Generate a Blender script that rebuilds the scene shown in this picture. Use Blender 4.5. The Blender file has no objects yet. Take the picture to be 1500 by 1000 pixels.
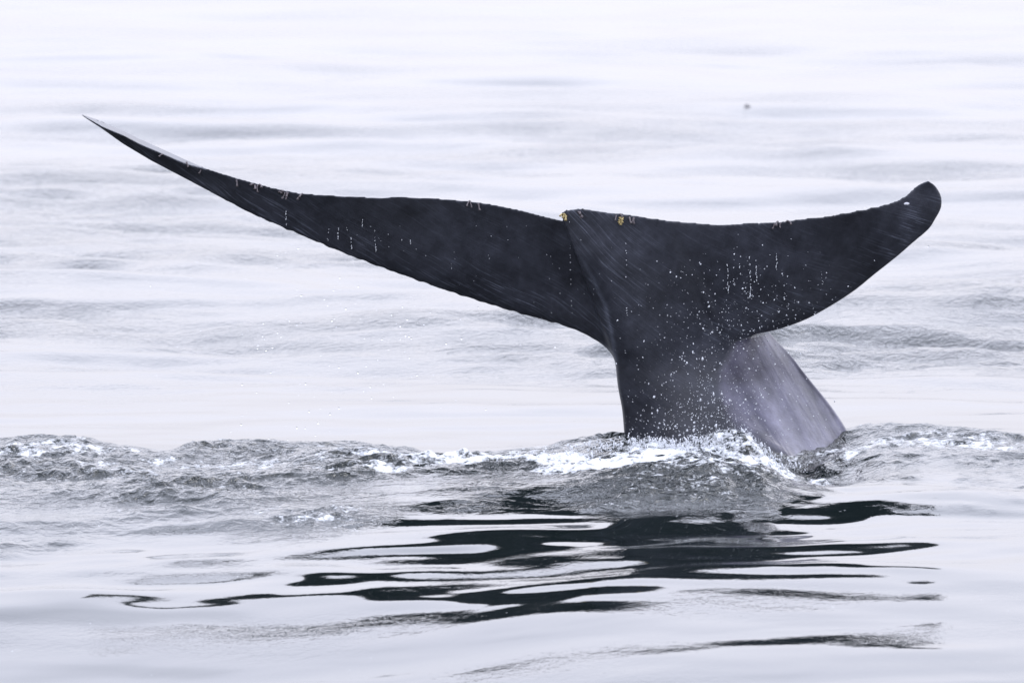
import bpy, bmesh, math, random
import numpy as np
from mathutils import Vector, Matrix
from mathutils.bvhtree import BVHTree

random.seed(7)
rng = np.random.default_rng(11)
C = bpy.context.scene
COL = C.collection
R = math.radians

# ------------------------------------------------------------------ camera, world, sun, exposure
CAM = Vector((0.0, -60.0, 4.5))
HALF = 3.25 / 60.0                      # half width of the view per metre
PITCH = math.atan(4.5 / 60.0) - math.atan(165 * HALF / 750)
cd = bpy.data.cameras.new('camera')
cam = bpy.data.objects.new('camera', cd)
COL.objects.link(cam)
cam.location = CAM
cam.rotation_euler = (math.pi / 2 - PITCH, 0, 0)
cd.sensor_width = 36
cd.lens = 18 / HALF
cd.clip_start = 1
cd.clip_end = 20000
cd.dof.use_dof = True
cd.dof.focus_distance = 59.8
cd.dof.aperture_fstop = 5.6
C.camera = cam

SUN_EL, SUN_AZ = R(48), R(38)           # azimuth measured from +Y towards +X
w = bpy.data.worlds.new('World')
C.world = w
w.use_nodes = True
nt = w.node_tree
nt.nodes.clear()
out = nt.nodes.new('ShaderNodeOutputWorld')
bg = nt.nodes.new('ShaderNodeBackground')
bg.inputs['Strength'].default_value = 0.1
sky = nt.nodes.new('ShaderNodeTexSky')
sky.sky_type = 'NISHITA'
sky.sun_disc = False
sky.sun_elevation = SUN_EL
sky.sun_rotation = SUN_AZ
sky.dust_density = 3
tc = nt.nodes.new('ShaderNodeTexCoord')
mp = nt.nodes.new('ShaderNodeMapping')
mp.inputs['Scale'].default_value = (1.0, 1.0, 2.6)
nz = nt.nodes.new('ShaderNodeTexNoise')
nz.inputs['Scale'].default_value = 1.7
nz.inputs['Detail'].default_value = 5
nz.inputs['Roughness'].default_value = 0.5
cr = nt.nodes.new('ShaderNodeValToRGB')   # the cloud deck, thinner and thicker parts
cr.color_ramp.elements[0].position = 0.35
cr.color_ramp.elements[0].color = (0.875, 0.875, 0.975, 1)
cr.color_ramp.elements[1].position = 0.65
cr.color_ramp.elements[1].color = (0.965, 0.96, 1.07, 1)
sc_ = nt.nodes.new('ShaderNodeVectorMath')
sc_.operation = 'SCALE'
sc_.inputs['Scale'].default_value = 14.5
mx = nt.nodes.new('ShaderNodeMix')
mx.data_type = 'RGBA'
mx.inputs[0].default_value = 0.94
L = nt.links.new
L(tc.outputs['Generated'], mp.inputs['Vector'])
L(mp.outputs['Vector'], nz.inputs['Vector'])
L(nz.outputs['Fac'], cr.inputs['Fac'])
sp = nt.nodes.new('ShaderNodeSeparateXYZ')  # an overcast sky grows brighter with height
L(tc.outputs['Generated'], sp.inputs[0])
gr = nt.nodes.new('ShaderNodeMapRange')
gr.inputs['From Min'].default_value = 0.0
gr.inputs['From Max'].default_value = 0.34
gr.inputs['To Min'].default_value = 10.9
gr.inputs['To Max'].default_value = 27.5
L(sp.outputs['Z'], gr.inputs['Value'])
L(gr.outputs[0], sc_.inputs['Scale'])
L(cr.outputs['Color'], sc_.inputs[0])
L(sky.outputs['Color'], mx.inputs[6])
L(sc_.outputs[0], mx.inputs[7])
tn = nt.nodes.new('ShaderNodeMix')          # thinner cloud overhead lets a little more blue through
tn.data_type = 'RGBA'
tn.blend_type = 'MULTIPLY'
tn.inputs[7].default_value = (0.90, 0.955, 1.04, 1)
tf = nt.nodes.new('ShaderNodeMapRange')
tf.inputs['From Min'].default_value = 0.08
tf.inputs['From Max'].default_value = 0.5
L(sp.outputs['Z'], tf.inputs['Value'])
L(tf.outputs[0], tn.inputs[0])
L(mx.outputs[2], tn.inputs[6])
L(tn.outputs[2], bg.inputs['Color'])
L(bg.outputs['Background'], out.inputs['Surface'])

sd = bpy.data.lights.new('sun', 'SUN')
sd.energy = 0.8
sd.angle = R(14)
sd.color = (1.0, 0.97, 0.93)
sun = bpy.data.objects.new('sun', sd)
COL.objects.link(sun)
to_sun = Vector((math.sin(SUN_AZ) * math.cos(SUN_EL), math.cos(SUN_AZ) * math.cos(SUN_EL), math.sin(SUN_EL)))
sun.rotation_euler = to_sun.to_track_quat('Z', 'Y').to_euler()

C.view_settings.view_transform = 'Standard'
C.view_settings.look = 'None'
C.view_settings.gamma = 1
C.view_settings.exposure = 0.0
C.render.engine = 'CYCLES'
C.cycles.max_bounces = 6
C.cycles.transmission_bounces = 6
C.cycles.caustics_reflective = False
C.cycles.caustics_refractive = False

# ------------------------------------------------------------------ helpers
cF = Vector((0, math.cos(PITCH), -math.sin(PITCH)))
cU = Vector((0, math.sin(PITCH), math.cos(PITCH)))
cR = Vector((1, 0, 0))


def ray(px, py):
    """direction from the boat towards a point of the photograph (1500 x 1000)"""
    return cF + cR * ((px - 750) / 750 * HALF) + cU * ((500 - py) / 750 * HALF)


def at(px, py, Y=0.0):
    d = ray(px, py)
    return CAM + d * ((Y - CAM.y) / d.y)


def sea(px, py):
    """where that direction meets the mean sea level"""
    d = ray(px, py)
    return CAM + d * (-CAM.z / d.z)


def tag(o, label=None, cat=None, group=None, kind=None):
    for k, v in (('label', label), ('category', cat), ('group', group), ('kind', kind)):
        if v:
            o[k] = v
    return o


def link(name, me, mat=None, parent=None, smooth=True):
    o = bpy.data.objects.new(name, me)
    COL.objects.link(o)
    if mat and not me.materials:
        me.materials.append(mat)
    if smooth and me.polygons:
        me.polygons.foreach_set('use_smooth', np.ones(len(me.polygons), dtype=bool))
    if parent:
        o.parent = parent
        o.matrix_parent_inverse = Matrix.Translation(-parent.location)
    return o


def np_mesh(name, V, F):
    me = bpy.data.meshes.new(name)
    V = np.asarray(V, dtype=np.float32)
    F = np.asarray(F, dtype=np.int32)
    n = F.shape[1]
    me.vertices.add(len(V))
    me.vertices.foreach_set('co', V.ravel())
    me.loops.add(F.size)
    me.loops.foreach_set('vertex_index', F.ravel())
    me.polygons.add(len(F))
    me.polygons.foreach_set('loop_start', np.arange(0, F.size, n, dtype=np.int32))
    me.polygons.foreach_set('loop_total', np.full(len(F), n, dtype=np.int32))
    me.update(calc_edges=True)
    return me


def attr(me, name, a):
    at_ = me.attributes.new(name, 'FLOAT', 'POINT')
    at_.data.foreach_set('value', np.asarray(a, dtype=np.float32))


PERM = rng.permutation(4096).astype(np.int64)
GA = rng.uniform(0, 2 * math.pi, 4096)
GX, GY = np.cos(GA), np.sin(GA)


def perlin(x, y, seed=0):
    x = x + seed * 17.31
    y = y - seed * 9.73
    xi = np.floor(x).astype(np.int64)
    yi = np.floor(y).astype(np.int64)
    xf, yf = x - xi, y - yi
    u = xf * xf * xf * (xf * (xf * 6 - 15) + 10)
    v = yf * yf * yf * (yf * (yf * 6 - 15) + 10)

    def g(ix, iy, dx, dy):
        h = PERM[(PERM[ix & 4095] + iy) & 4095]
        return GX[h] * dx + GY[h] * dy
    a = g(xi, yi, xf, yf)
    b = g(xi + 1, yi, xf - 1, yf)
    c = g(xi, yi + 1, xf, yf - 1)
    d = g(xi + 1, yi + 1, xf - 1, yf - 1)
    return 1.42 * ((a + u * (b - a)) + v * ((c + u * (d - c)) - (a + u * (b - a))))


def mperlin(w_, x, y, seed=0):
    """perlin where the weight w_ is not zero, zero elsewhere"""
    o = np.zeros_like(x)
    k = w_ > 1e-4
    if k.any():
        o[k] = perlin(x[k], y[k], seed)
    return o


def sstep(a, b, x):
    t = np.clip((x - a) / (b - a), 0, 1)
    return t * t * (3 - 2 * t)


# ------------------------------------------------------------------ materials
def new_mat(name):
    m = bpy.data.materials.new(name)
    m.use_nodes = True
    n = m.node_tree
    b = n.nodes['Principled BSDF']
    return m, n, b


def node(n, t, **kw):
    x = n.nodes.new(t)
    for k, v in kw.items():
        setattr(x, k, v)
    return x


def math_(n, op, a, b=None, c=None):
    x = node(n, 'ShaderNodeMath', operation=op)
    for i, v in enumerate((a, b, c)):
        if v is None:
            continue
        if isinstance(v, (int, float)):
            x.inputs[i].default_value = v
        else:
            n.links.new(v, x.inputs[i])
    return x.outputs[0]


def water_material():
    m, n, b = new_mat('sea_water')
    lk = n.links.new
    # ripple height as a group evaluated at three neighbouring points: an honest slope, whatever the viewing distance
    g = bpy.data.node_groups.new('ripple_height', 'ShaderNodeTree')
    g.interface.new_socket('Vector', in_out='INPUT', socket_type='NodeSocketVector')
    g.interface.new_socket('Rough', in_out='INPUT', socket_type='NodeSocketFloat')
    g.interface.new_socket('Height', in_out='OUTPUT', socket_type='NodeSocketFloat')
    gi = g.nodes.new('NodeGroupInput')
    go = g.nodes.new('NodeGroupOutput')

    def gn(scale, detail, rough, sx, sy):
        mp = g.nodes.new('ShaderNodeMapping')
        mp.inputs['Scale'].default_value = (sx, sy, 1)
        t = g.nodes.new('ShaderNodeTexNoise')
        t.noise_dimensions = '2D'
        t.inputs['Scale'].default_value = scale
        t.inputs['Detail'].default_value = detail
        t.inputs['Roughness'].default_value = rough
        t.inputs['Distortion'].default_value = 0.4
        g.links.new(gi.outputs['Vector'], mp.inputs['Vector'])
        g.links.new(mp.outputs['Vector'], t.inputs['Vector'])
        return t.outputs['Fac']

    def gm(op, a, c):
        x = g.nodes.new('ShaderNodeMath')
        x.operation = op
        for i, v in enumerate((a, c)):
            if isinstance(v, (int, float)):
                x.inputs[i].default_value = v
            else:
                g.links.new(v, x.inputs[i])
        return x.outputs[0]
    calm = gm('MULTIPLY', gn(1.6, 1, 0.4, 0.8, 1.0), 0.006)
    chop = gm('MULTIPLY', gn(13.0, 5, 0.68, 1.0, 0.8), 0.030)
    g.links.new(gm('ADD', calm, gm('MULTIPLY', chop, gi.outputs['Rough'])), go.inputs['Height'])

    geo = node(n, 'ShaderNodeNewGeometry')
    rip = node(n, 'ShaderNodeAttribute', attribute_name='ripple')
    fo = node(n, 'ShaderNodeAttribute', attribute_name='foam')
    hs = []
    E = 0.006
    for off in ((0, 0, 0), (E, 0, 0), (0, E, 0)):
        va = node(n, 'ShaderNodeVectorMath', operation='ADD')
        va.inputs[1].default_value = off
        lk(geo.outputs['Position'], va.inputs[0])
        gg = node(n, 'ShaderNodeGroup')
        gg.node_tree = g
        lk(va.outputs[0], gg.inputs['Vector'])
        lk(rip.outputs['Fac'], gg.inputs['Rough'])
        hs.append(gg.outputs['Height'])
    dx = math_(n, 'MULTIPLY', math_(n, 'SUBTRACT', hs[0], hs[1]), 1 / E)
    dy = math_(n, 'MULTIPLY', math_(n, 'SUBTRACT', hs[0], hs[2]), 1 / E)
    cx = node(n, 'ShaderNodeCombineXYZ')
    lk(dx, cx.inputs[0])
    lk(dy, cx.inputs[1])
    ad = node(n, 'ShaderNodeVectorMath', operation='ADD')
    lk(geo.outputs['Normal'], ad.inputs[0])
    lk(cx.outputs[0], ad.inputs[1])
    nm = node(n, 'ShaderNodeVectorMath', operation='NORMALIZE')
    lk(ad.outputs[0], nm.inputs[0])
    lk(nm.outputs[0], b.inputs['Normal'])
    b.inputs['Base Color'].default_value = (0.0025, 0.0058, 0.0054, 1)
    b.inputs['Roughness'].default_value = 0.03
    b.inputs['IOR'].default_value = 1.335
    # foam: aerated water, broken up finely
    t1 = node(n, 'ShaderNodeTexNoise')
    t1.inputs['Scale'].default_value = 16
    t1.inputs['Detail'].default_value = 6
    t1.inputs['Roughness'].default_value = 0.7
    mp = node(n, 'ShaderNodeMapping')
    mp.inputs['Scale'].default_value = (0.7, 0.45, 1)
    lk(geo.outputs['Position'], mp.inputs['Vector'])
    lk(mp.outputs['Vector'], t1.inputs['Vector'])
    t2 = node(n, 'ShaderNodeTexNoise')
    t2.inputs['Scale'].default_value = 60
    t2.inputs['Detail'].default_value = 3
    lk(mp.outputs['Vector'], t2.inputs['Vector'])
    s = math_(n, 'ADD', fo.outputs['Fac'], math_(n, 'MULTIPLY', math_(n, 'SUBTRACT', t1.outputs['Fac'], 0.5), 2.3))
    s = math_(n, 'ADD', s, math_(n, 'MULTIPLY', math_(n, 'SUBTRACT', t2.outputs['Fac'], 0.5), 0.9))
    mr = node(n, 'ShaderNodeMapRange')
    mr.inputs['From Min'].default_value = 0.46
    mr.inputs['From Max'].default_value = 0.92
    lk(s, mr.inputs['Value'])
    fs = node(n, 'ShaderNodeBsdfPrincipled')
    fs.inputs['Base Color'].default_value = (0.60, 0.615, 0.63, 1)
    fs.inputs['Roughness'].default_value = 0.5
    ms = node(n, 'ShaderNodeMixShader')
    lk(mr.outputs[0], ms.inputs[0])
    lk(b.outputs[0], ms.inputs[1])
    lk(fs.outputs[0], ms.inputs[2])
    lk(ms.outputs[0], n.nodes['Material Output'].inputs['Surface'])
    return m


def stretched(n, vec, rot_y, sc, scale, detail, rough, dist=0.0):
    mp1 = node(n, 'ShaderNodeMapping')
    mp1.inputs['Rotation'].default_value = (0, rot_y, 0)
    n.links.new(vec, mp1.inputs['Vector'])
    mp2 = node(n, 'ShaderNodeMapping')
    mp2.inputs['Scale'].default_value = sc
    n.links.new(mp1.outputs['Vector'], mp2.inputs['Vector'])
    t = node(n, 'ShaderNodeTexNoise')
    t.inputs['Scale'].default_value = scale
    t.inputs['Detail'].default_value = detail
    t.inputs['Roughness'].default_value = rough
    t.inputs['Distortion'].default_value = dist
    n.links.new(mp2.outputs['Vector'], t.inputs['Vector'])
    return t.outputs['Fac']


def ramp(n, v, a, b_, lo=0.0, hi=1.0):
    mr = node(n, 'ShaderNodeMapRange')
    mr.inputs['From Min'].default_value = a
    mr.inputs['From Max'].default_value = b_
    mr.inputs['To Min'].default_value = lo
    mr.inputs['To Max'].default_value = hi
    n.links.new(v, mr.inputs['Value'])
    return mr.outputs[0]


def skin_material():
    m, n, b = new_mat('whale_skin')
    lk = n.links.new
    geo = node(n, 'ShaderNodeNewGeometry')
    P = geo.outputs['Position']
    fl = node(n, 'ShaderNodeAttribute', attribute_name='flank').outputs['Fac']
    edge = node(n, 'ShaderNodeAttribute', attribute_name='lead').outputs['Fac']
    fine = stretched(n, node(n, 'ShaderNodeAttribute', attribute_name='strand').outputs['Vector'], 0, (1, 1, 1), 1.0, 5, 0.6, 0.15)      # scratches along the fluke fibres
    patchy = stretched(n, P, R(-33), (0.7, 1, 1.6), 3.0, 4, 0.6)
    mott = stretched(n, P, 0, (1, 1, 1), 9.0, 6, 0.65)
    lines = ramp(n, fine, 0.54, 0.74)
    msk = ramp(n, patchy, 0.40, 0.62, 0.15, 1.0)
    crease_sheen = node(n, 'ShaderNodeAttribute', attribute_name='crease_sheen').outputs['Fac']
    k = math_(n, 'MULTIPLY', lines, math_(n, 'MULTIPLY', msk, math_(n, 'ADD', math_(n, 'MULTIPLY', edge, 0.70), 0.16)))
    big = stretched(n, P, R(-20), (1, 1, 1), 2.2, 4, 0.6)
    mot = math_(n, 'MULTIPLY', ramp(n, mott, 0.35, 0.7, 0.72, 1.35), ramp(n, big, 0.35, 0.68, 0.70, 1.45))
    c1 = node(n, 'ShaderNodeMix', data_type='RGBA')
    c1.inputs[6].default_value = (0.032, 0.034, 0.044, 1)
    c1.inputs[7].default_value = (0.21, 0.23, 0.29, 1)
    k = math_(n, 'ADD', k, math_(n, 'MULTIPLY', crease_sheen, ramp(n, fine, 0.3, 0.7, .10, .40)))  # sheen of the crease edge mixed into the skin colour
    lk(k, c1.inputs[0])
    # flank: light from above put into a paler slate, ridge highlights into lengthwise bands
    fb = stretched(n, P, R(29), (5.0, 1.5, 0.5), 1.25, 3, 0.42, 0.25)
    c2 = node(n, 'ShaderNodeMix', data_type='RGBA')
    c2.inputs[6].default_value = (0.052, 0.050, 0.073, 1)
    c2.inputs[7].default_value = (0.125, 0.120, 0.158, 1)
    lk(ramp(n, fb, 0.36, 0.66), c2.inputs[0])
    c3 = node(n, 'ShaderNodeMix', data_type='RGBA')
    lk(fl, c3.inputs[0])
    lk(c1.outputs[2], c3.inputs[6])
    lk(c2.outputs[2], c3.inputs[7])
    sc = node(n, 'ShaderNodeVectorMath', operation='SCALE')
    lk(c3.outputs[2], sc.inputs[0])
    lk(mot, sc.inputs['Scale'])
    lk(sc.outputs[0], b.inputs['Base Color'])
    b.inputs['Roughness'].default_value = 0.34
    b.inputs['IOR'].default_value = 1.38
    hgt = math_(n, 'ADD', math_(n, 'MULTIPLY', fine, 0.0018),
                math_(n, 'ADD', math_(n, 'MULTIPLY', fb, math_(n, 'MULTIPLY', fl, 0.07)), math_(n, 'MULTIPLY', mott, 0.004)))
    bp = node(n, 'ShaderNodeBump')
    bp.inputs['Strength'].default_value = 0.8
    bp.inputs['Distance'].default_value = 1.0
    lk(hgt, bp.inputs['Height'])
    lk(bp.outputs[0], b.inputs['Normal'])
    return m


def plain(name, col, rough=0.5, ior=1.45, trans=0.0, noise=0.0):
    m, n, b = new_mat(name)
    b.inputs['Base Color'].default_value = (*col, 1)
    b.inputs['Roughness'].default_value = rough
    b.inputs['IOR'].default_value = ior
    b.inputs['Transmission Weight'].default_value = trans
    if noise:
        geo = node(n, 'ShaderNodeNewGeometry')
        t = node(n, 'ShaderNodeTexNoise')
        t.inputs['Scale'].default_value = 90
        n.links.new(geo.outputs['Position'], t.inputs['Vector'])
        s = node(n, 'ShaderNodeVectorMath', operation='SCALE')
        s.inputs[0].default_value = col
        n.links.new(ramp(n, t.outputs['Fac'], 0.3, 0.7, 1 - noise, 1 + noise), s.inputs['Scale'])
        n.links.new(s.outputs[0], b.inputs['Base Color'])
    return m


M_WATER = water_material()
M_SKIN = skin_material()
M_DROP = plain('clear_drop', (0.96, 0.97, 1.0), 0.0, 1.333, 1.0)
M_SPRAY = plain('white_spray', (0.74, 0.76, 0.80), 0.25, 1.333, 0.25)
M_BARN = plain('grey_barnacle', (0.10, 0.085, 0.09), 0.6, noise=0.4)
M_BARN_Y = plain('yellow_barnacle', (0.36, 0.28, 0.12), 0.5, noise=0.4)
M_HOLE_PATCH = plain('pale_patch', (0.75, 0.75, 0.80), 0.5, noise=0.1)  # pale fill for the hole, the brightness behind it put into the colour
M_WEED = plain('dark_weed', (0.07, 0.065, 0.08), 0.4, noise=0.3)

# ------------------------------------------------------------------ the sea
ppm = 750 / HALF                         # photograph pixels per unit of slope


def to_px(x, y, z=0.0):
    """photograph pixel of a point of the sea (used to find where each patch of water lies)"""
    dy_, dz_ = y - CAM.y, z - CAM.z
    f = dy_ * cF.y + dz_ * cF.z
    u = dy_ * cU.y + dz_ * cU.z
    return 750 + x / f * ppm, 500 - u / f * ppm


def bump(x, y, px, py, rx, ry, ang=0.0):
    """a smooth mound centred where the photograph shows it; rx, ry in metres"""
    c = sea(px, py)
    ca, sa = math.cos(ang), math.sin(ang)
    dx, dy_ = x - c.x, y - c.y
    a = (dx * ca + dy_ * sa) / rx
    b_ = (-dx * sa + dy_ * ca) / ry
    return np.exp(-(a * a + b_ * b_))


def sea_fields(x, y, row):
    """height, ripple strength and foam at points of the sea; row = spacing of the mesh there"""
    d = y - CAM.y
    lod = lambda wl: sstep(0.9, 2.6, wl / np.maximum(row, 1e-3))
    dd = np.where(d > 4, d, 4.0)
    py = 500 + (4.5 / dd - math.tan(PITCH)) * ppm * 1.0
    px = 750 + x / dd * ppm
    front = d > 4
    wx = x + 0.5 * perlin(x * .3, y * .3, 1)
    wy = y + 0.5 * perlin(x * .3, y * .3, 2)
    h = np.zeros_like(x)
    # long low swell
    h += 0.030 * np.sin(y * 2 * np.pi / 17.0 + 1.0 + 0.05 * x) * lod(17)
    ds = np.linspace(0, 60, 601)                            # the back of a low swell falls away towards the boat
    sl = sstep(40.0, 44, ds) * (0.012 * (1 - sstep(55.5, 57.5, ds)) + 0.082 * (1 - sstep(51.8, 53.8, ds)))
    pr = np.cumsum(sl) * 0.1
    h += 0.041 * (1 - sstep(-3.0, 1.9, x + .4 * perlin(y / 1.5, y * 0 + 2.2, 61))) * (np.clip(d, 50, 57) - 57) * (d > 0)
    h += np.where(d > 0, np.interp(d + .5 * perlin(x / 2.5, x * 0 + 4.4, 60), ds, pr - pr[-1]), -pr[-1])
    h += 0.10 * (1 - 0.85 * (1 - sstep(50, 56, d)) * (d > 0)) * perlin(wx / 9.0, wy / 6.0, 3) * lod(6)
    # glassy undulation, calmer on the face of the near swell
    cal = 1 - 0.62 * (1 - sstep(51.2, 53.4, d)) * front
    farw = 1 - sstep(490, 610, py + 30 * perlin(x / 2.5, y / 6, 92))
    h += 0.085 * farw * mperlin(farw, wx / 4.5 + 3, wy / 2.6, 63) * lod(2.6)
    slick = farw * 0 + sstep(560, 590, py) * (1 - sstep(640, 670, py))
    h += 0.022 * slick * mperlin(slick, wx / 3.0, wy / 0.9, 64)
    h += 0.070 * farw * mperlin(farw, wx / 2.6, wy / 1.1, 62) * lod(1.2)
    h += cal * 0.030 * perlin(wx / 3.2, wy / 2.2, 4) * lod(2.2)
    near = sstep(600, 700, py)
    h += cal * (0.012 + 0.018 * near) * perlin(wx / 1.3, wy / 1.0, 5) * lod(1.0)
    h += cal * (0.005 + 0.0065 * near) * perlin(wx / 0.62, wy / 0.42, 6) * lod(.45)
    # wind-ruffled patches on the far water
    pt = 0.5 + 0.9 * perlin(x / 7.0, y / 5.0, 7) + 0.5 * perlin(x / 2.5, y / 1.8, 8)
    top = 1 - sstep(60, 220, py)
    h += 0.07 * top * mperlin(top, wx / 3.0 + 9, wy / 2.0, 65) * lod(2)
    far = 1 - sstep(505, 600, py + 45 * perlin(x / 3, y * 0 + 3, 9) + 25 * perlin(x / .9, y / 2, 91))
    mid = sstep(100, 250, py)
    patch = (0.18 + 0.85 * sstep(0.1, 1.0, pt)) * far * (0.5 + 0.5 * mid)
    h += 0.070 * patch * mperlin(patch, x / 1.0, y / 0.55, 10) * lod(.6)
    h += 0.026 * patch * mperlin(patch, x / 0.33, y / 0.27, 11) * lod(.27)
    # the torn water round the tail
    jag = 10 * perlin(x / 0.8, y * 0 + 1.5, 12) + 5 * perlin(x / .25, y * 0 + 7.5, 13)
    lf = 1 - sstep(760, 930, px + 40 * perlin(x / .5, y / .8, 53))
    jag3 = (22 * perlin(x / .33, y / .6, 54) + 14 * perlin(x / .11, y / .3, 55)) * sstep(1040, 1100, px)
    rw = 34 * sstep(1060, 1120, px)
    jag2 = 26 * perlin(x / 1.1, y / 1.3, 50) + 14 * perlin(x / .35, y / .5, 51)
    low_edge = np.interp(px, [0, 250, 520, 620, 820, 900, 1000, 1120, 1170, 1230, 1500],
                         [775, 760, 765, 735, 735, 740, 745, 745, 715, 700, 715])
    top_edge = np.interp(px, [0, 170, 240, 330, 500, 620, 800, 900, 1250, 1290, 1400, 1500],
                         [660, 672, 676, 662, 662, 668, 665, 648, 650, 640, 644, 650])
    T = sstep(-3, 6, py - top_edge - jag * .35) * (1 - sstep(0, 1, (py - low_edge - jag - jag2 * lf - jag3 + 14 + rw * .5 + 45 * lf) / (28 + rw + 45 * lf))) * front
    T = T * (1 - 0.45 * sstep(700, 765, py) * lf) * (0.72 + 0.28 * sstep(-.3, .4, perlin(x / 1.0, y / .7, 52)))
    rightside = sstep(1200, 1280, px)
    T = T * (1 - 0.45 * rightside)
    rid = lambda s, sx, sy: 1 - 2 * np.abs(mperlin(T, x / sx, y / sy, s))
    T1 = T * np.clip(0.85 + 0.9 * perlin(x / 1.2, y / 1.0, 20), .25, 1.6)
    h += T1 * 0.034 * rid(14, 0.9, 0.6) * lod(.5)
    h += T1 * 0.028 * rid(15, 0.36, 0.3) * lod(.3)
    h += T1 * 0.013 * rid(16, 0.15, 0.14) * lod(.14)
    h += T1 * 0.0045 * mperlin(T, x / 0.065, y / 0.07, 17) * lod(.07)
    # ridges, trough and mounds thrown up by the tail
    rough_ = 0.25 * T * mperlin(T, x / .4, y / .4, 18)
    for (cx_, cy_, rx, ry, a, ang) in RIDGES:
        b_ = bump(x, y, cx_, cy_, rx, ry, ang)
        h += a * b_ * lod(ry * 1.2) * (1 + rough_)
    # foam
    f = np.zeros_like(x)
    fx_, fy_ = x + .12 * mperlin(front * T, x / .5, y / .5, 30), y + .30 * mperlin(front * T, x / .3, y / .5, 31)
    for (cx_, cy_, rx, ry, a, ang) in FOAM:
        f = np.maximum(f, a * bump(fx_, fy_, cx_, cy_, rx, ry, ang))
    f += T * (0.10 + 0.34 * bump(x, y, 1010, 722, .75, 1.1))
    f += T * 0.30 * sstep(0.0, 0.7, perlin(x / 0.9, y / 0.45, 33) + .4 * perlin(x / .3, y / .2, 34))
    f = np.where(front, np.minimum(f, 0.90), 0)
    h += 0.020 * f * (f > .3) * mperlin(f, x / .07, y / .10, 41) * lod(.1) + 0.03 * f * (f > .3) * mperlin(f, x / .16, y / .2, 42) * lod(.2)
    # fine ripple handled by the shader
    rip = 0.006 + 0.75 * patch + 1.6 * T
    fgp = sstep(.1, .8, perlin(x / 1.6, y / 1.0, 40) + .3) * sstep(700, 760, py) * (1 - T)
    rip += 0.07 * fgp + 1.6 * T * bump(x, y, 1010, 722, .75, 1.1)
    return h, rip, f, T


RIDGES = [  # px, py, half length, half depth (m), height (m), turn
    (90, 672, 0.75, 0.5, 0.055, 0.0),
    (420, 672, 0.75, 0.6, 0.070, 0.05),
    (500, 684, 0.30, 0.5, 0.050, 0.0),
    (700, 672, 0.9, 0.4, -0.05, 0.0),
    (700, 704, 1.0, 0.5, 0.040, 0.0),
    (880, 674, 0.35, 0.5, 0.060, 0.0),
    (990, 692, 0.45, 0.45, 0.050, 0.0),
    (1090, 684, 0.13, 0.30, 0.13, 0.4),
    (1050, 682, 0.10, 0.25, 0.06, 0.0),
    (1010, 722, 0.62, 0.75, 0.075, -0.1),
    (1205, 680, 0.08, 0.15, 0.05, 0.0),
    (1335, 655, 0.42, 0.6, 0.070, 0.0),
    (1440, 662, 0.35, 0.5, 0.045, 0.0),
    (1185, 690, 0.36, 1.4, -0.17, 0.0),
    (840, 252, 0.9, 1.3, 0.07, 0.0),
    (400, 404, 1.6, 1.2, 0.06, 0.0),
    (540, 266, 1.5, 1.6, 0.07, 0.0),
    (1270, 232, 1.5, 2.2, 0.08, 0.0),
    (1350, 468, 1.2, 1.1, 0.05, 0.0),
    (1020, 232, .8, 1.6, 0.06, 0.0),
    (480, 768, 0.6, 0.45, 0.015, -0.1),
    (715, 762, 0.5, 0.4, 0.035, 0.0),
]
FOAM = [
    (1005, 684, 0.50, 0.45, 0.66, 0.0),
    (950, 674, 0.30, 0.30, 0.66, 0.0),
    (1120, 690, 0.25, 0.25, 0.80, 0.0),
    (820, 672, 0.5, 0.3, 0.5, 0.0),
    (1300, 668, 0.5, 0.35, 0.52, 0.0),
    (1440, 672, 0.35, 0.3, 0.62, 0.0),
    (350, 690, 0.8, 0.5, 0.42, 0.0),
    (250, 684, 0.15, 0.2, 0.62, 0.0),
    (1240, 676, 0.10, 0.2, 0.8, 0.0),
    (60, 682, 0.36, 0.26, 0.66, 0.0),
    (130, 676, 0.30, 0.2, 0.52, 0.0),
    (500, 679, 0.12, 0.18, 1.0, 0.0),
    (580, 690, 0.42, 0.17, 1.15, 0.0),
    (760, 698, 0.75, 0.28, 1.05, 0.0),
    (900, 706, 0.42, 0.28, 1.0, 0.0),
    (975, 694, 0.28, 0.20, 1.2, 0.0),
    (560, 706, 0.30, 0.20, 0.80, 0.0),
    (1085, 680, 0.26, 0.50, 0.92, 0.0),
    (1000, 676, 0.55, 0.40, 0.75, 0.0),
    (1190, 690, 0.10, 0.18, 0.90, 0.0),
    (1150, 712, 0.12, 0.30, 0.80, 0.5),
    (1400, 668, 0.45, 0.35, 0.56, 0.0),
    (470, 745, 0.35, 0.25, 0.55, 0.0),
]


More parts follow.
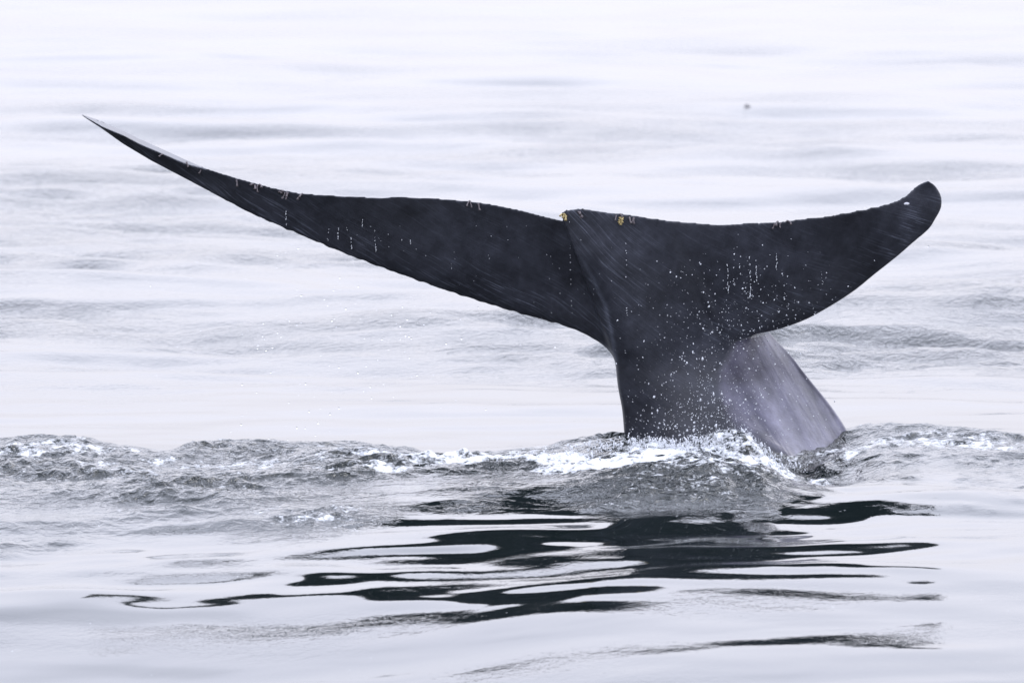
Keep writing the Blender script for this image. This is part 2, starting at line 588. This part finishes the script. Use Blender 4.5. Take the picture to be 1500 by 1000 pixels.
def make_sea():
    t = 0.062
    dense = np.linspace(-t * 1.3, t * 1.3, 1050)
    side = np.tan(np.radians(np.concatenate([np.linspace(5.0, 20, 22), np.linspace(23, 89, 30)])))
    angs_d = np.arctan(dense)
    side_a = np.radians(np.concatenate([np.geomspace(math.degrees(angs_d[-1]) + .05, 20, 40), np.linspace(24, 180, 40)]))
    ang = np.concatenate([-side_a[::-1], angs_d, side_a])
    # rows: fine where the photograph looks
    py_rows = np.concatenate([
        np.linspace(1080, 780, 260), np.linspace(779.4, 640, 520), np.linspace(639.4, -80, 420)])
    d_rows = 4.5 / (math.tan(PITCH) + (py_rows - 500) / ppm)
    d_rows = np.concatenate([np.geomspace(0.5, d_rows[0] * .985, 40), d_rows, np.geomspace(d_rows[-1] * 1.02, 9000, 60)])
    rowsp = np.gradient(d_rows)
    A, D = np.meshgrid(ang, d_rows)
    S = np.repeat(rowsp[:, None], A.shape[1], 1)
    CS = np.abs(np.gradient(ang))[None, :] * D
    S = np.maximum(S, CS * 1.0)
    x = np.where(np.abs(A) < 1.2, D * np.tan(np.clip(A, -1.2, 1.2)), D * np.sin(A) / math.cos(1.2))
    y = np.where(np.abs(A) < 1.2, D, D * np.cos(A) / math.cos(1.2)) + CAM.y
    xf, yf = x.ravel(), y.ravel()
    h, rip, f, T = sea_fields(xf, yf, S.ravel())
    V = np.stack([xf, yf, h], 1)
    nr, ncn = A.shape
    i = np.arange(nr - 1)[:, None] * ncn + np.arange(ncn - 1)[None, :]
    i = i.ravel()
    F = np.stack([i, i + 1, i + 1 + ncn, i + ncn], 1)
    me = np_mesh('sea', V, F)
    attr(me, 'ripple', rip)
    attr(me, 'foam', f)
    o = link('sea', me, M_WATER)
    tag(o, kind='structure', label='pale silvery ocean water with glassy swell and torn foam round the tail')
    return o


# ------------------------------------------------------------------ the whale
def cat(P, n):
    """Catmull-Rom through the rows of P, n samples per span"""
    P = np.asarray(P, float)
    Q = np.vstack([2 * P[0] - P[1], P, 2 * P[-1] - P[-2]])
    o = []
    for k in range(1, len(Q) - 2):
        for t in np.arange(n) / n:
            a, b, c, d = Q[k - 1], Q[k], Q[k + 1], Q[k + 2]
            o.append(.5 * ((2 * b) + (c - a) * t + (2 * a - 5 * b + 4 * c - d) * t * t + (-a + 3 * b - 3 * c + d) * t ** 3))
    o.append(P[-1])
    return np.array(o)


def loft(rings):
    """closed tube through equal rings with capped ends"""
    n = len(rings[0])
    V = [p for r in rings for p in r]
    F = []
    for k in range(len(rings) - 1):
        for j in range(n):
            a, b = k * n + j, k * n + (j + 1) % n
            F.append((a, b, b + n, a + n))
    for k, flip in ((0, True), (len(rings) - 1, False)):
        c = len(V)
        m_ = np.mean(rings[k], axis=0)
        V.append(m_)
        for j in range(n):
            a, b = k * n + j, k * n + (j + 1) % n
            F.append((b, a, c) if flip else (a, b, c))
    return V, F


TL = [(114, 164), (122, 166), (148, 176), (180, 190.5), (207, 204), (240, 219), (271, 233), (303, 247), (348, 261), (400, 275),
      (440, 283), (500, 287), (560, 289.5), (578, 288), (634, 290), (682, 294), (715, 298), (760, 307), (794, 316),
      (819, 322), (850, 330), (900, 345)]
BL = [(114, 164), (122, 171), (148, 188), (180, 211), (220, 235), (260, 256), (292, 273), (329, 293), (367, 313), (420, 336), (460, 353),
      (508, 373), (550, 389), (592, 404), (648, 424), (704, 442), (760, 459), (816, 474), (844, 484), (872, 499), (900, 524)]
RL = [(114, 164), (122, 170), (153, 187), (180, 198), (207, 212), (233, 223), (260, 235), (275, 241), (303, 248)]


def fluke_left():
    tx, ty = np.array(TL).T
    bx_, by_ = np.array(BL).T
    rx_, ry_ = np.array(RL).T
    rings = []
    xs = np.concatenate([np.linspace(115, 320, 60), np.linspace(325, 900, 110)])
    for x in xs:
        t, b = np.interp(x, tx, ty), np.interp(x, bx_, by_)
        b += (.9 * math.sin(x * .31) * math.sin(x * .113 + 1) + .5 * math.sin(x * .9)) * min(1, max(0, (x - 300) / 100))
        r = np.interp(x, rx_, ry_) if x < 303 else t
        u = (x - 114) / (900 - 114)
        span = b - t
        Yr = -0.50 + 0.25 * (1 - u) ** 1.5                     # trailing edge nearest the boat
        Yb = Yr + 0.42 * min(1, span / 150) + 0.03
        TH = 0.24 * min(1, span / 170) ** 0.8 * (0.5 + .5 * u) + .012
        if x > 780:
            k = (x - 780) / 120
            Yr += .09 * k * k
            Yb += 0.10 * k * k
        up = 0.55 * (1 - min(1, (x - 114) / 190)) ** .8 * min(1, (x - 110) / 40) + 0.014
        N = 16
        ring = []
        cs = (1 - np.cos(np.linspace(0, math.pi, N))) / 2
        for c in cs:                                            # front, bottom edge to trailing edge
            yy = b + (r - b) * c
            af = (c ** .5) * (1 - c) * 1.9
            ring.append(at(x, yy, Yb + (Yr - Yb) * c - TH * .38 * af + 0.05 * math.sin(math.pi * c) * u))
        e = at(x, r, Yr)
        tt = at(x, t, Yr + up)
        for k in (.35, .7, 1.0):
            ring.append(e.lerp(tt, k))
        for c in cs[1:-1][::-1]:                                # back
            yy = b + (t - b) * c
            af = (c ** .5) * (1 - c) * 1.9
            ring.append(at(x, yy, Yb + (Yr + up - Yb) * c + TH * .62 * af + 0.05 * math.sin(math.pi * c) * u))
        rings.append(ring)
    return loft(rings)


PR = [((821, 312), (899, 523)), ((826, 308), (902, 523)), ((838, 306), (912, 524)), ((852, 305), (928, 524)), ((881, 309), (965, 524)), ((922, 314), (1010, 520)),
      ((957, 319), (1045, 509)), ((993, 323), (1072, 501)), ((1054, 328), (1102, 492)), ((1097, 326), (1134, 484.5)),
      ((1139, 324.5), (1178, 469)), ((1180, 319.5), (1217, 448)), ((1213, 316), (1251, 426)), ((1246, 310), (1282, 401)),
      ((1276, 304), (1313, 376.5)), ((1298, 299), (1339, 354)), ((1317, 292), (1360, 336)), ((1329, 285), (1370, 321)),
      ((1336, 278), (1378, 306)), ((1344, 271.5), (1379.5, 292)), ((1351, 268), (1376, 281)), ((1358, 265.5), (1370, 272)),
      ((1361, 265.5), (1365, 268))]


def fluke_right():
    P = cat([[*a, *b] for a, b in PR], 8)
    rings = []
    n = len(P)
    for k, (x1, y1, x2, y2) in enumerate(P):
        u = k / (n - 1)
        span = math.hypot(x2 - x1, y2 - y1)
        xm = (x1 + x2) / 2
        v = max(0, (xm - 860) / 515)
        Yt = -0.52 + 0.62 * v ** 1.6
        Yb = Yt + 0.42 * min(1, span / 150) ** .8
        TH = (0.30 * min(1, span / 190) ** .8) * (1 - .45 * v) + .014
        if x1 < 852:
            TH *= 0.45 + .55 * max(0, (x1 - 821) / 31)
        if x2 < 1060:                                           # root: sink the lower end into the tail stock
            Yb += 0.06
        N = 20
        cs = (1 - np.cos(np.linspace(0, math.pi, N))) / 2
        ring = []
        jag = 1.2 * math.sin(k * 1.7) * math.sin(k * .61) * (1 if v > .75 else .25)
        for c in cs:
            af = (c ** .5) * (1 - c) * 1.9 if x2 > 1060 else min(1, (1 - c) * 3) * .55
            ring.append(at(x2 + (x1 - x2) * c, y2 + (y1 + jag - y2) * c, Yb + (Yt - Yb) * c - TH * .42 * af))
        for c in cs[:-1][::-1]:
            af = (c ** .5) * (1 - c) * 1.9
            ring.append(at(x2 + (x1 - x2) * c, y2 + (y1 + jag - y2) * c, Yb + (Yt - Yb) * c + TH * .58 * af + .012))
        rings.append(ring)
    return loft(rings)


# tail stock, by height: left edge, front right corner, right silhouette (photograph x) and the depths of the first two
ST = [(360, 880, 985, 1005, -.20, -.18, .10), (400, 884, 1030, 1050, -.16, -.14, .16), (440, 889, 1062, 1085, -.12, -.10, .24),
      (475, 894, 1075, 1117, -.09, -.05, .34), (500, 898, 1074, 1137, -.07, -.02, .42), (524, 901, 1064, 1158, -.05, -.03, .48),
      (545, 903.5, 1054, 1173, -.03, -.05, .52), (565, 906, 1055, 1188, -.01, -.08, .56), (597, 912, 1064, 1213, .03, -.15, .60),
      (630, 915, 1080, 1235, .06, -.26, .62), (655, 917.5, 1100, 1247, .08, -.36, .62), (685, 921, 1130, 1258, .10, -.5, .62),
      (740, 930, 1170, 1285, .14, -.6, .7), (860, 950, 1230, 1370, .2, -.2, 1.0)]


def stock():
    P = cat(ST, 6)
    rings = []
    for (py, l, f, r, yl, yf, yr) in P:
        X = lambda px, Y: (at(px, py, Y).x)
        z = at(900, py, 0.2).z
        w_ = X(r, yr) - X(f, yf)
        front = [(X(l, yl) - 0.0, yl + .10), (X(l, yl) + 0.008, yl + .01), (X(l, yl) + 0.05, yl - .015),
                 (X(l + (f - l) * .35, yl), yl * .65 + yf * .35 - .04), (X(l + (f - l) * .7, yl), yl * .3 + yf * .7 - .04),
                 (X(f - 8, yf), yf - .012), (X(f, yf) + .01, yf + .02)]
        fl = []
        for s in (.14, .3, .5, .7, .86, .96):
            bul = .10 * math.sin(math.pi * s) * min(1, w_ / .5)
            fl.append((X(f, yf) + w_ * s, yf + (yr - yf) * (s ** 1.15) - bul + .02))
        back = [(X(r, yr), yr), (X(r, yr) - .02, yr + .08), (X(r, yr) - w_ * .4, yr + .2), (X(l, yl) + .35, yr + .15), (X(l, yl) + .06, yl + .35)]
        ctrl = front + fl + back
        q = np.array(ctrl + ctrl[:3])
        c = cat(q, 4)[4:4 + 4 * len(ctrl)]
        rings.append([Vector((a, b, z)) for a, b in c])
    return loft(rings)


def make_whale():
    root = bpy.data.objects.new('whale', None)
    COL.objects.link(root)
    root.location = (1.2, 0.3, 0.0)
    tag(root, 'wet dark grey whale tail with raised flukes and tail stock diving into the foaming water', 'whale')
    V, F = [], []
    for v, f in (fluke_left(), fluke_right(), stock()):
        k = len(V)
        V += [tuple(p) for p in v]
        F += [tuple(i + k for i in q) for q in f]
    me = bpy.data.meshes.new('whale_raw')
    me.from_pydata(V, [], F)
    bm = bmesh.new()
    bm.from_mesh(me)
    bmesh.ops.recalc_face_normals(bm, faces=bm.faces)
    bm.to_mesh(me)
    bm.free()
    tmp = bpy.data.objects.new('tmp', me)
    COL.objects.link(tmp)
    rm = tmp.modifiers.new('r', 'REMESH')
    rm.mode = 'VOXEL'
    rm.voxel_size = 0.0085
    dg = bpy.context.evaluated_depsgraph_get()
    me2 = bpy.data.meshes.new_from_object(tmp.evaluated_get(dg))
    bpy.data.objects.remove(tmp)
    # smooth: a touch everywhere, strongly where fluke and stock meet
    n = len(me2.vertices)
    co = np.empty(n * 3)
    me2.vertices.foreach_get('co', co)
    co = co.reshape(-1, 3)
    e = np.empty(len(me2.edges) * 2, dtype=np.int32)
    me2.edges.foreach_get('vertices', e)
    e = e.reshape(-1, 2)
    deg = np.bincount(e.ravel(), minlength=n).astype(float)
    px, py = to_px(co[:, 0], co[:, 1], co[:, 2])
    g = lambda cx_, cy_, rx, ry: np.exp(-((px - cx_) / rx) ** 2 - ((py - cy_) / ry) ** 2)
    wgt = np.clip(g(980, 512, 95, 30) + g(1000, 440, 70, 70) * .7 + g(940, 470, 40, 60) * .7 + g(1100, 520, 30, 60) * .2, 0, 1)
    for it in range(150):
        if it == 3:                                             # from here on only the vertices round the junction
            near_ = wgt > .02
            e = e[near_[e[:, 0]] | near_[e[:, 1]]]
            ids = np.unique(e)
            loc = np.zeros(n, dtype=np.int64)
            loc[ids] = np.arange(len(ids))
            full, co, e = co, co[ids], loc[e]
            deg = deg[ids]
            wl = (wgt[ids] * near_[ids] * .7)[:, None]
        m_ = len(co)
        s = np.zeros_like(co)
        for a in range(3):
            s[:, a] = (np.bincount(e[:, 0], weights=co[e[:, 1], a], minlength=m_) + np.bincount(e[:, 1], weights=co[e[:, 0], a], minlength=m_)) / deg
        co = co + (s - co) * (wl if it >= 3 else .45)
    full[ids] = co
    co = full
    if True:
        pass
    me2.vertices.foreach_set('co', co.ravel())
    me2.update()
    px, py = to_px(co[:, 0], co[:, 1], co[:, 2])
    nr = np.empty(n * 3)
    me2.vertices.foreach_get('normal', nr)
    nr = nr.reshape(-1, 3)
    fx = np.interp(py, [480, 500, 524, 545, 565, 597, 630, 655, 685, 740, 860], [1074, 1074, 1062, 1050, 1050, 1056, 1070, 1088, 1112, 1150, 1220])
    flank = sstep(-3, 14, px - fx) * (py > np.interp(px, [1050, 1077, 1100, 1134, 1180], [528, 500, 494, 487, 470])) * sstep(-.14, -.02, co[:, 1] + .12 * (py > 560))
    fluke_side = (np.interp(px, *np.array(BL).T) - py) < 60
    lead = (1 - sstep(5, 75, np.interp(px, *np.array(BL).T) - py)) * (px < 900)
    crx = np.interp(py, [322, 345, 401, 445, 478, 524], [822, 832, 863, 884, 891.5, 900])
    lead = np.maximum(lead, np.exp(-((px - crx) / 5) ** 2) * (py > 380) * (py < 560))  # extra pale streaks along the crease, standing for its edge highlight
    lead = np.maximum(lead, .8 * np.exp(-((px - crx - 50) / 45) ** 2) * (py < 450) * (py > 300))
    brx, bry = np.array([b for a, b in PR[7:19]]).T
    lead = np.maximum(lead, (1 - sstep(10, 85, np.interp(px, brx, bry) - py)) * (px > 1030) * (py < 500))
    # fibres of the fluke skin: curves that sweep towards the leading edge
    qx = np.arange(0, 1501.0)
    gl = np.interp(qx, *np.array(BL).T) + .22 * qx
    gr_ = np.cumsum(np.interp(qx, [820, 900, 1000, 1150, 1380], [1.3, .9, .6, .38, .2]))
    cx2 = np.interp(py, [322, 401, 445, 478, 524], [822, 863, 884, 891.5, 900])
    v_ = np.where(px < cx2, py - np.interp(px, qx, gl), py - np.interp(px, qx, gr_)) + 5 * perlin(px / 90, py / 60, 70)
    cs_ = np.where(px < cx2, .87, .8)
    sv = np.stack([px * .022, co[:, 1] * 1.5, v_ * .55 * cs_], 1)
    va = me2.attributes.new('strand', 'FLOAT_VECTOR', 'POINT')
    va.data.foreach_set('vector', sv.astype(np.float32).ravel())
    lead = lead * (1 - .9 * sstep(515, 560, py))
    attr(me2, 'crease_sheen', np.exp(-((px - crx - 2) / 3.0) ** 2) * sstep(365, 410, py) * (1 - sstep(510, 600, py)))  # mask of the painted highlight on the rounded crease edge
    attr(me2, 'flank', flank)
    attr(me2, 'lead', lead)
    me2.materials.clear()
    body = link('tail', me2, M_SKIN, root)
    body['label'] = 'dark slate flukes and stock in one smooth skin'
    bvh = BVHTree.FromPolygons([Vector(v) for v in co.tolist()], [tuple(p.vertices) for p in me2.polygons])

    def hit(px_, py_):
        d = ray(px_, py_).normalized()
        p, nn, i, dist = bvh.ray_cast(CAM, d)
        return p, nn
    # stalked barnacles along the trailing edge
    B = [(238, 226, 1, 0), (272, 240, 1, 0), (299, 246, 1, 0), (347, 264, 1, 0), (373, 272, 2, 0), (381, 272, 2, 0), (411, 281, 2, 0), (421, 281, 3, 0),
         (440, 286, 2, 0), (685, 295, 2, 0), (702, 300, 1, 0), (827, 316, 2, 1), (850, 311, 3, 0), (905, 316, 2, 0), (910, 321, 3, 1),
         (923, 319, 1, 0), (932, 320, 2, 0), (1135, 328, 1, 0), (1143, 325, 2, 0), (1152, 326, 1, 0)]
    for (bx_, by_, k, yel) in B:
        p = None
        for dyy in (0, 2, 4, 6, 9, 12):
            p, nn = hit(bx_, by_ + dyy)
            if p:
                break
        if not p:
            continue
        bm = bmesh.new()
        for q in range(k):
            r0 = 0.0055 + random.random() * .003
            ax = Vector((random.uniform(-.7, .8), -.5, random.uniform(-1, .55))).normalized()
            ln = random.uniform(.03, .052)
            path = []
            cur = Vector((random.uniform(-.018, .018), .004, random.uniform(-.006, .012)))
            for s_ in range(6):
                path.append((cur.copy(), r0 * (1.0 - .35 * math.sin(math.pi * s_ / 5)) * (1.3 if s_ == 5 else 1)))
                ax = (ax + Vector((random.uniform(-.35, .35), 0, -.28))).normalized()
                cur = cur + ax * ln / 5
            tube_bm(bm, path, 7)
        if yel:
            for q in range(6):
                m_ = Matrix.Translation((random.uniform(-.022, .022), -.008, random.uniform(-.022, .012))) @ Matrix.Diagonal((1, .7, random.uniform(.7, 1.6), 1))
                bmesh.ops.create_icosphere(bm, subdivisions=1, radius=random.uniform(.005, .011), matrix=m_)
        bme = bpy.data.meshes.new('barnacle')
        bm.to_mesh(bme)
        bm.free()
        ob = link('barnacle', bme, M_BARN_Y if yel else M_BARN, root)
        ob.location = p + Vector((0, -.003, 0))
        if yel:
            ob['label'] = 'yellow barnacle clump hanging from the dark edge'
    # raised pale patch near the right tip, in place of a see-through hole
    p, nn = hit(1328, 299)
    bm = bmesh.new()
    bmesh.ops.create_uvsphere(bm, u_segments=20, v_segments=10, radius=1)
    for v in bm.verts:
        v.co.x *= .021 * (1 + .12 * math.sin(v.co.z * 5))
        v.co.z = v.co.z * .0085 + .003 * math.cos(v.co.x * 60)
        v.co.y *= .004
    sme = bpy.data.meshes.new('hole_patch')
    bm.to_mesh(sme)
    bm.free()
    so = link('hole_patch', sme, M_HOLE_PATCH, root)
    so.location = p
    so.rotation_euler = nn.to_track_quat('-Y', 'Z').to_euler()
    so['label'] = 'small white oval patch standing for a hole near the tip'
    return root, hit


def tube_bm(bm, path, n=6):
    rings = []
    for i, (p, r) in enumerate(path):
        q = path[min(i + 1, len(path) - 1)][0] - path[max(i - 1, 0)][0]
        m_ = q.to_track_quat('Z', 'Y').to_matrix()
        rings.append([bm.verts.new(p + m_ @ Vector((math.cos(a) * r, math.sin(a) * r, 0))) for a in [2 * math.pi * j / n for j in range(n)]])
    for a, b in zip(rings[:-1], rings[1:]):
        for j in range(n):
            bm.faces.new((a[j], a[(j + 1) % n], b[(j + 1) % n], b[j]))
    bm.faces.new(rings[0][::-1])
    bm.faces.new(rings[-1])


# ------------------------------------------------------------------ drops
def ico(sub):
    bm = bmesh.new()
    bmesh.ops.create_icosphere(bm, subdivisions=sub, radius=1)
    V = np.array([v.co[:] for v in bm.verts])
    F = np.array([[v.index for v in f.verts] for f in bm.faces])
    bm.free()
    return V, F


ICO1, ICO2 = ico(1), ico(2)


def blobs(name, items, mat, big=False):
    """one mesh of many drops: (centre, radius, stretch along z, lean x)"""
    V0, F0 = ICO2 if big else ICO1
    n = len(items)
    c = np.array([i[0][:] for i in items])
    r = np.array([i[1] for i in items])
    st = np.array([i[2] for i in items])
    ln = np.array([i[3] for i in items])
    V = V0[None] * r[:, None, None]
    V = V * (1 + .25 * rng.standard_normal((n, len(V0), 1)) * (.75 if not big else .25))
    V[:, :, 2] *= st[:, None]
    V[:, :, 0] += V[:, :, 2] * ln[:, None]
    V += c[:, None, :]
    F = F0[None] + (np.arange(n) * len(V0))[:, None, None]
    return link(name, np_mesh(name, V.reshape(-1, 3), F.reshape(-1, 3)), mat)


def make_spray(hit):
    it = []

    def surf(px, py, default=0.0):
        p, _ = hit(px, py)
        return p.y if p else default
    # burst in front of the stock, densest near its right corner and the waterline
    n = 0
    while n < 2300:
        k = random.random()
        if k < .40:
            px, py = random.gauss(1045, 40), 655 - abs(random.expovariate(1 / 55.0))
        elif k < .66:
            px, py = random.uniform(915, 1110), 660 - abs(random.expovariate(1 / 32.0))
        elif k < .90:
            px, py = random.gauss(1065 + 40 * random.random(), 65), random.gauss(535, 60)
        else:
            px, py = random.uniform(900, 1230), random.uniform(380, 650)
        if not (880 < px < 1255 and 360 < py < 668):
            continue
        n += 1
        Y = surf(px, py, .1) - random.uniform(.03, .45)
        r = min(.010, .0014 * math.exp(random.gauss(.2, .62)))
        if k > .66 and random.random() < .5:
            r *= .7
        it.append((at(px, py, Y), r, random.uniform(.8, 1.3) if random.random() < .8 else random.uniform(1.3, 2.6), random.gauss(0, .2)))
    # to the right of the stock, against the pale water
    for _ in range(70):
        px, py = random.uniform(1130, 1330), random.gauss(505, 30)
        it.append((at(px, py, random.uniform(-.4, .3)), random.uniform(.0015, .0028), 1, 0))
    o1 = blobs('splash_spray', it, M_SPRAY)
    tag(o1, 'fine white spray bursting up in front of the dark tail stock', 'spray', kind='stuff')
    # curtain of falling and rising drops along the waterline
    it = []
    for _ in range(5200):
        k = random.random()
        px = random.uniform(600, 900) if k < .22 else random.gauss(985, 70)
        if k > .8:
            px = random.gauss(1090, 28)
        base = np.interp(px, [600, 760, 860, 920, 1000, 1060, 1095, 1130, 1180], [694, 692, 688, 684, 684, 680, 672, 682, 690])
        up_ = np.interp(px, [600, 760, 860, 920, 1000, 1060, 1095, 1130, 1180], [10, 24, 42, 44, 42, 46, 40, 22, 8])
        py = base - up_ * abs(random.random() ** 1.3) + random.gauss(0, 2)
        if px > 1190:
            continue
        Y = sea(px, base + 6).y + random.uniform(-.3, .25)
        r = min(.007, .0018 * math.exp(random.gauss(.2, .5)))
        it.append((at(px, py, Y), r, random.uniform(1.0, 3.6), random.uniform(-.35, .35)))
    o2 = blobs('splash_curtain', it, M_SPRAY)
    tag(o2, 'curtain of white drops and froth along the waterline below the stock', 'splash', kind='stuff')
    # water running off the flukes in beaded strings
    it = []
    strings = [(834, 325, 470, .12), (917, 325, 480, .11), (1065, 388, 430, .5), (1083, 385, 408, .4), (1098, 376, 432, .45), (1107, 380, 415, .5),
               (1137, 372, 395, .5), (1100, 418, 436, .6), (496, 332, 354, .4), (508, 332, 345, .5), (549, 338, 372, .4), (531, 322, 332, .6),
               (588, 345, 352, .6), (601, 350, 357, .7), (419, 310, 330, .35), (481, 334, 352, .4), (661, 386, 396, .3), (514, 345, 372, .35)]
    for (sx, y0, y1, dens) in strings:
        py, x = y0, sx
        while py < y1:
            p, _ = hit(x, py)
            if p and random.random() < max(dens, .2):
                it.append((p + Vector((0, -.012, 0)), random.uniform(.0018, .0040), random.uniform(1, 2.6) if dens > .3 else 1.1, 0))
            py += 1.6 if dens > .3 else 3.5
            x += random.gauss(.03, .35)
    for _ in range(260):
        px, py = random.gauss(1110, 75), random.gauss(440, 40)
        p, _n = hit(px, py)
        if p:
            it.append((p + Vector((0, -random.uniform(.02, .3), 0)), min(.006, .0019 * math.exp(random.gauss(.2, .4))), 1.1, 0))
    for _ in range(60):
        px, py = random.uniform(430, 900), random.uniform(330, 480)
        p, _n = hit(px, py)
        if p:
            it.append((p + Vector((0, -.02, 0)), random.uniform(.0015, .003), 1.1, 0))
    o3 = blobs('trickling_drops', it, M_SPRAY)
    tag(o3, 'beaded strings of water running down the dark face of the flukes', 'water drops', kind='stuff')


def make_falling_drops():
    bm = bmesh.new()
    bmesh.ops.create_icosphere(bm, subdivisions=2, radius=.0042)
    for v in bm.verts:
        v.co.z *= 1.12
    me = bpy.data.meshes.new('falling_drop')
    bm.to_mesh(me)
    bm.free()
    pts = []
    cols = [(415, 340, 12), (425, 345, 10), (385, 470, 10), (440, 560, 10), (495, 400, 16), (470, 520, 10), (540, 400, 10), (590, 420, 12), (612, 430, 10), (560, 460, 8),
            (660, 440, 8), (400, 620, 6), (350, 560, 8)]
    for (cx_, cy_, k) in cols:
        for _ in range(k):
            pts.append((random.gauss(cx_, 12), cy_ + abs(random.gauss(0, 75))))
    for _ in range(30):
        pts.append((random.uniform(60, 740), random.uniform(380, 655)))
    for p in [(172, 374), (280, 406), (294, 484), (738, 467), (700, 450), (762, 504), (813, 508), (676, 496), (1360, 361), (1353, 377), (1236, 470)]:
        pts.append(p)
    tl, bl = np.array(TL).T, np.array(BL).T
    first = None
    k = 0
    for (px, py) in pts:
        if py < np.interp(px, *bl) + 6 and px < 900 or py > 668:
            continue
        o = bpy.data.objects.new('falling_drop', me) if first is None else first.copy()
        COL.objects.link(o)
        if first is None:
            first = o
            me.materials.append(M_DROP)
            me.polygons.foreach_set('use_smooth', np.ones(len(me.polygons), dtype=bool))
        o.location = at(px, py, random.uniform(-.35, .0))
        s = random.choice((.5, .6, .75, .9, 1.1, 1.35))
        o.scale = (s, s, s * random.uniform(1, 1.2))
        tag(o, 'clear drop falling in the air beside or below the flukes', 'water drop', 'drops falling off the flukes')


# ------------------------------------------------------------------ build
water = make_sea()
whale, hit = make_whale()
make_spray(hit)
make_falling_drops()

# a small dark float of weed on the far water
bm = bmesh.new()
for q in range(7):
    m_ = Matrix.Translation((random.gauss(0, .035), random.gauss(0, .03), random.gauss(.012, .012))) @ Matrix.Rotation(random.uniform(-.6, .6), 4, 'Y') @ Matrix.Diagonal((1.6, 1, .6, 1))
    bmesh.ops.create_icosphere(bm, subdivisions=2, radius=random.uniform(.008, .015), matrix=m_)
me = bpy.data.meshes.new('floating_weed')
bm.to_mesh(me)
bm.free()
fw = link('floating_weed', me, M_WEED)
ok, p, nn, fi = water.ray_cast(CAM, ray(1094, 156).normalized())
fw.location = (p.x, p.y, p.z - .012)
tag(fw, 'small dark blurred clump of weed floating on the far water above the right fluke', 'seaweed')
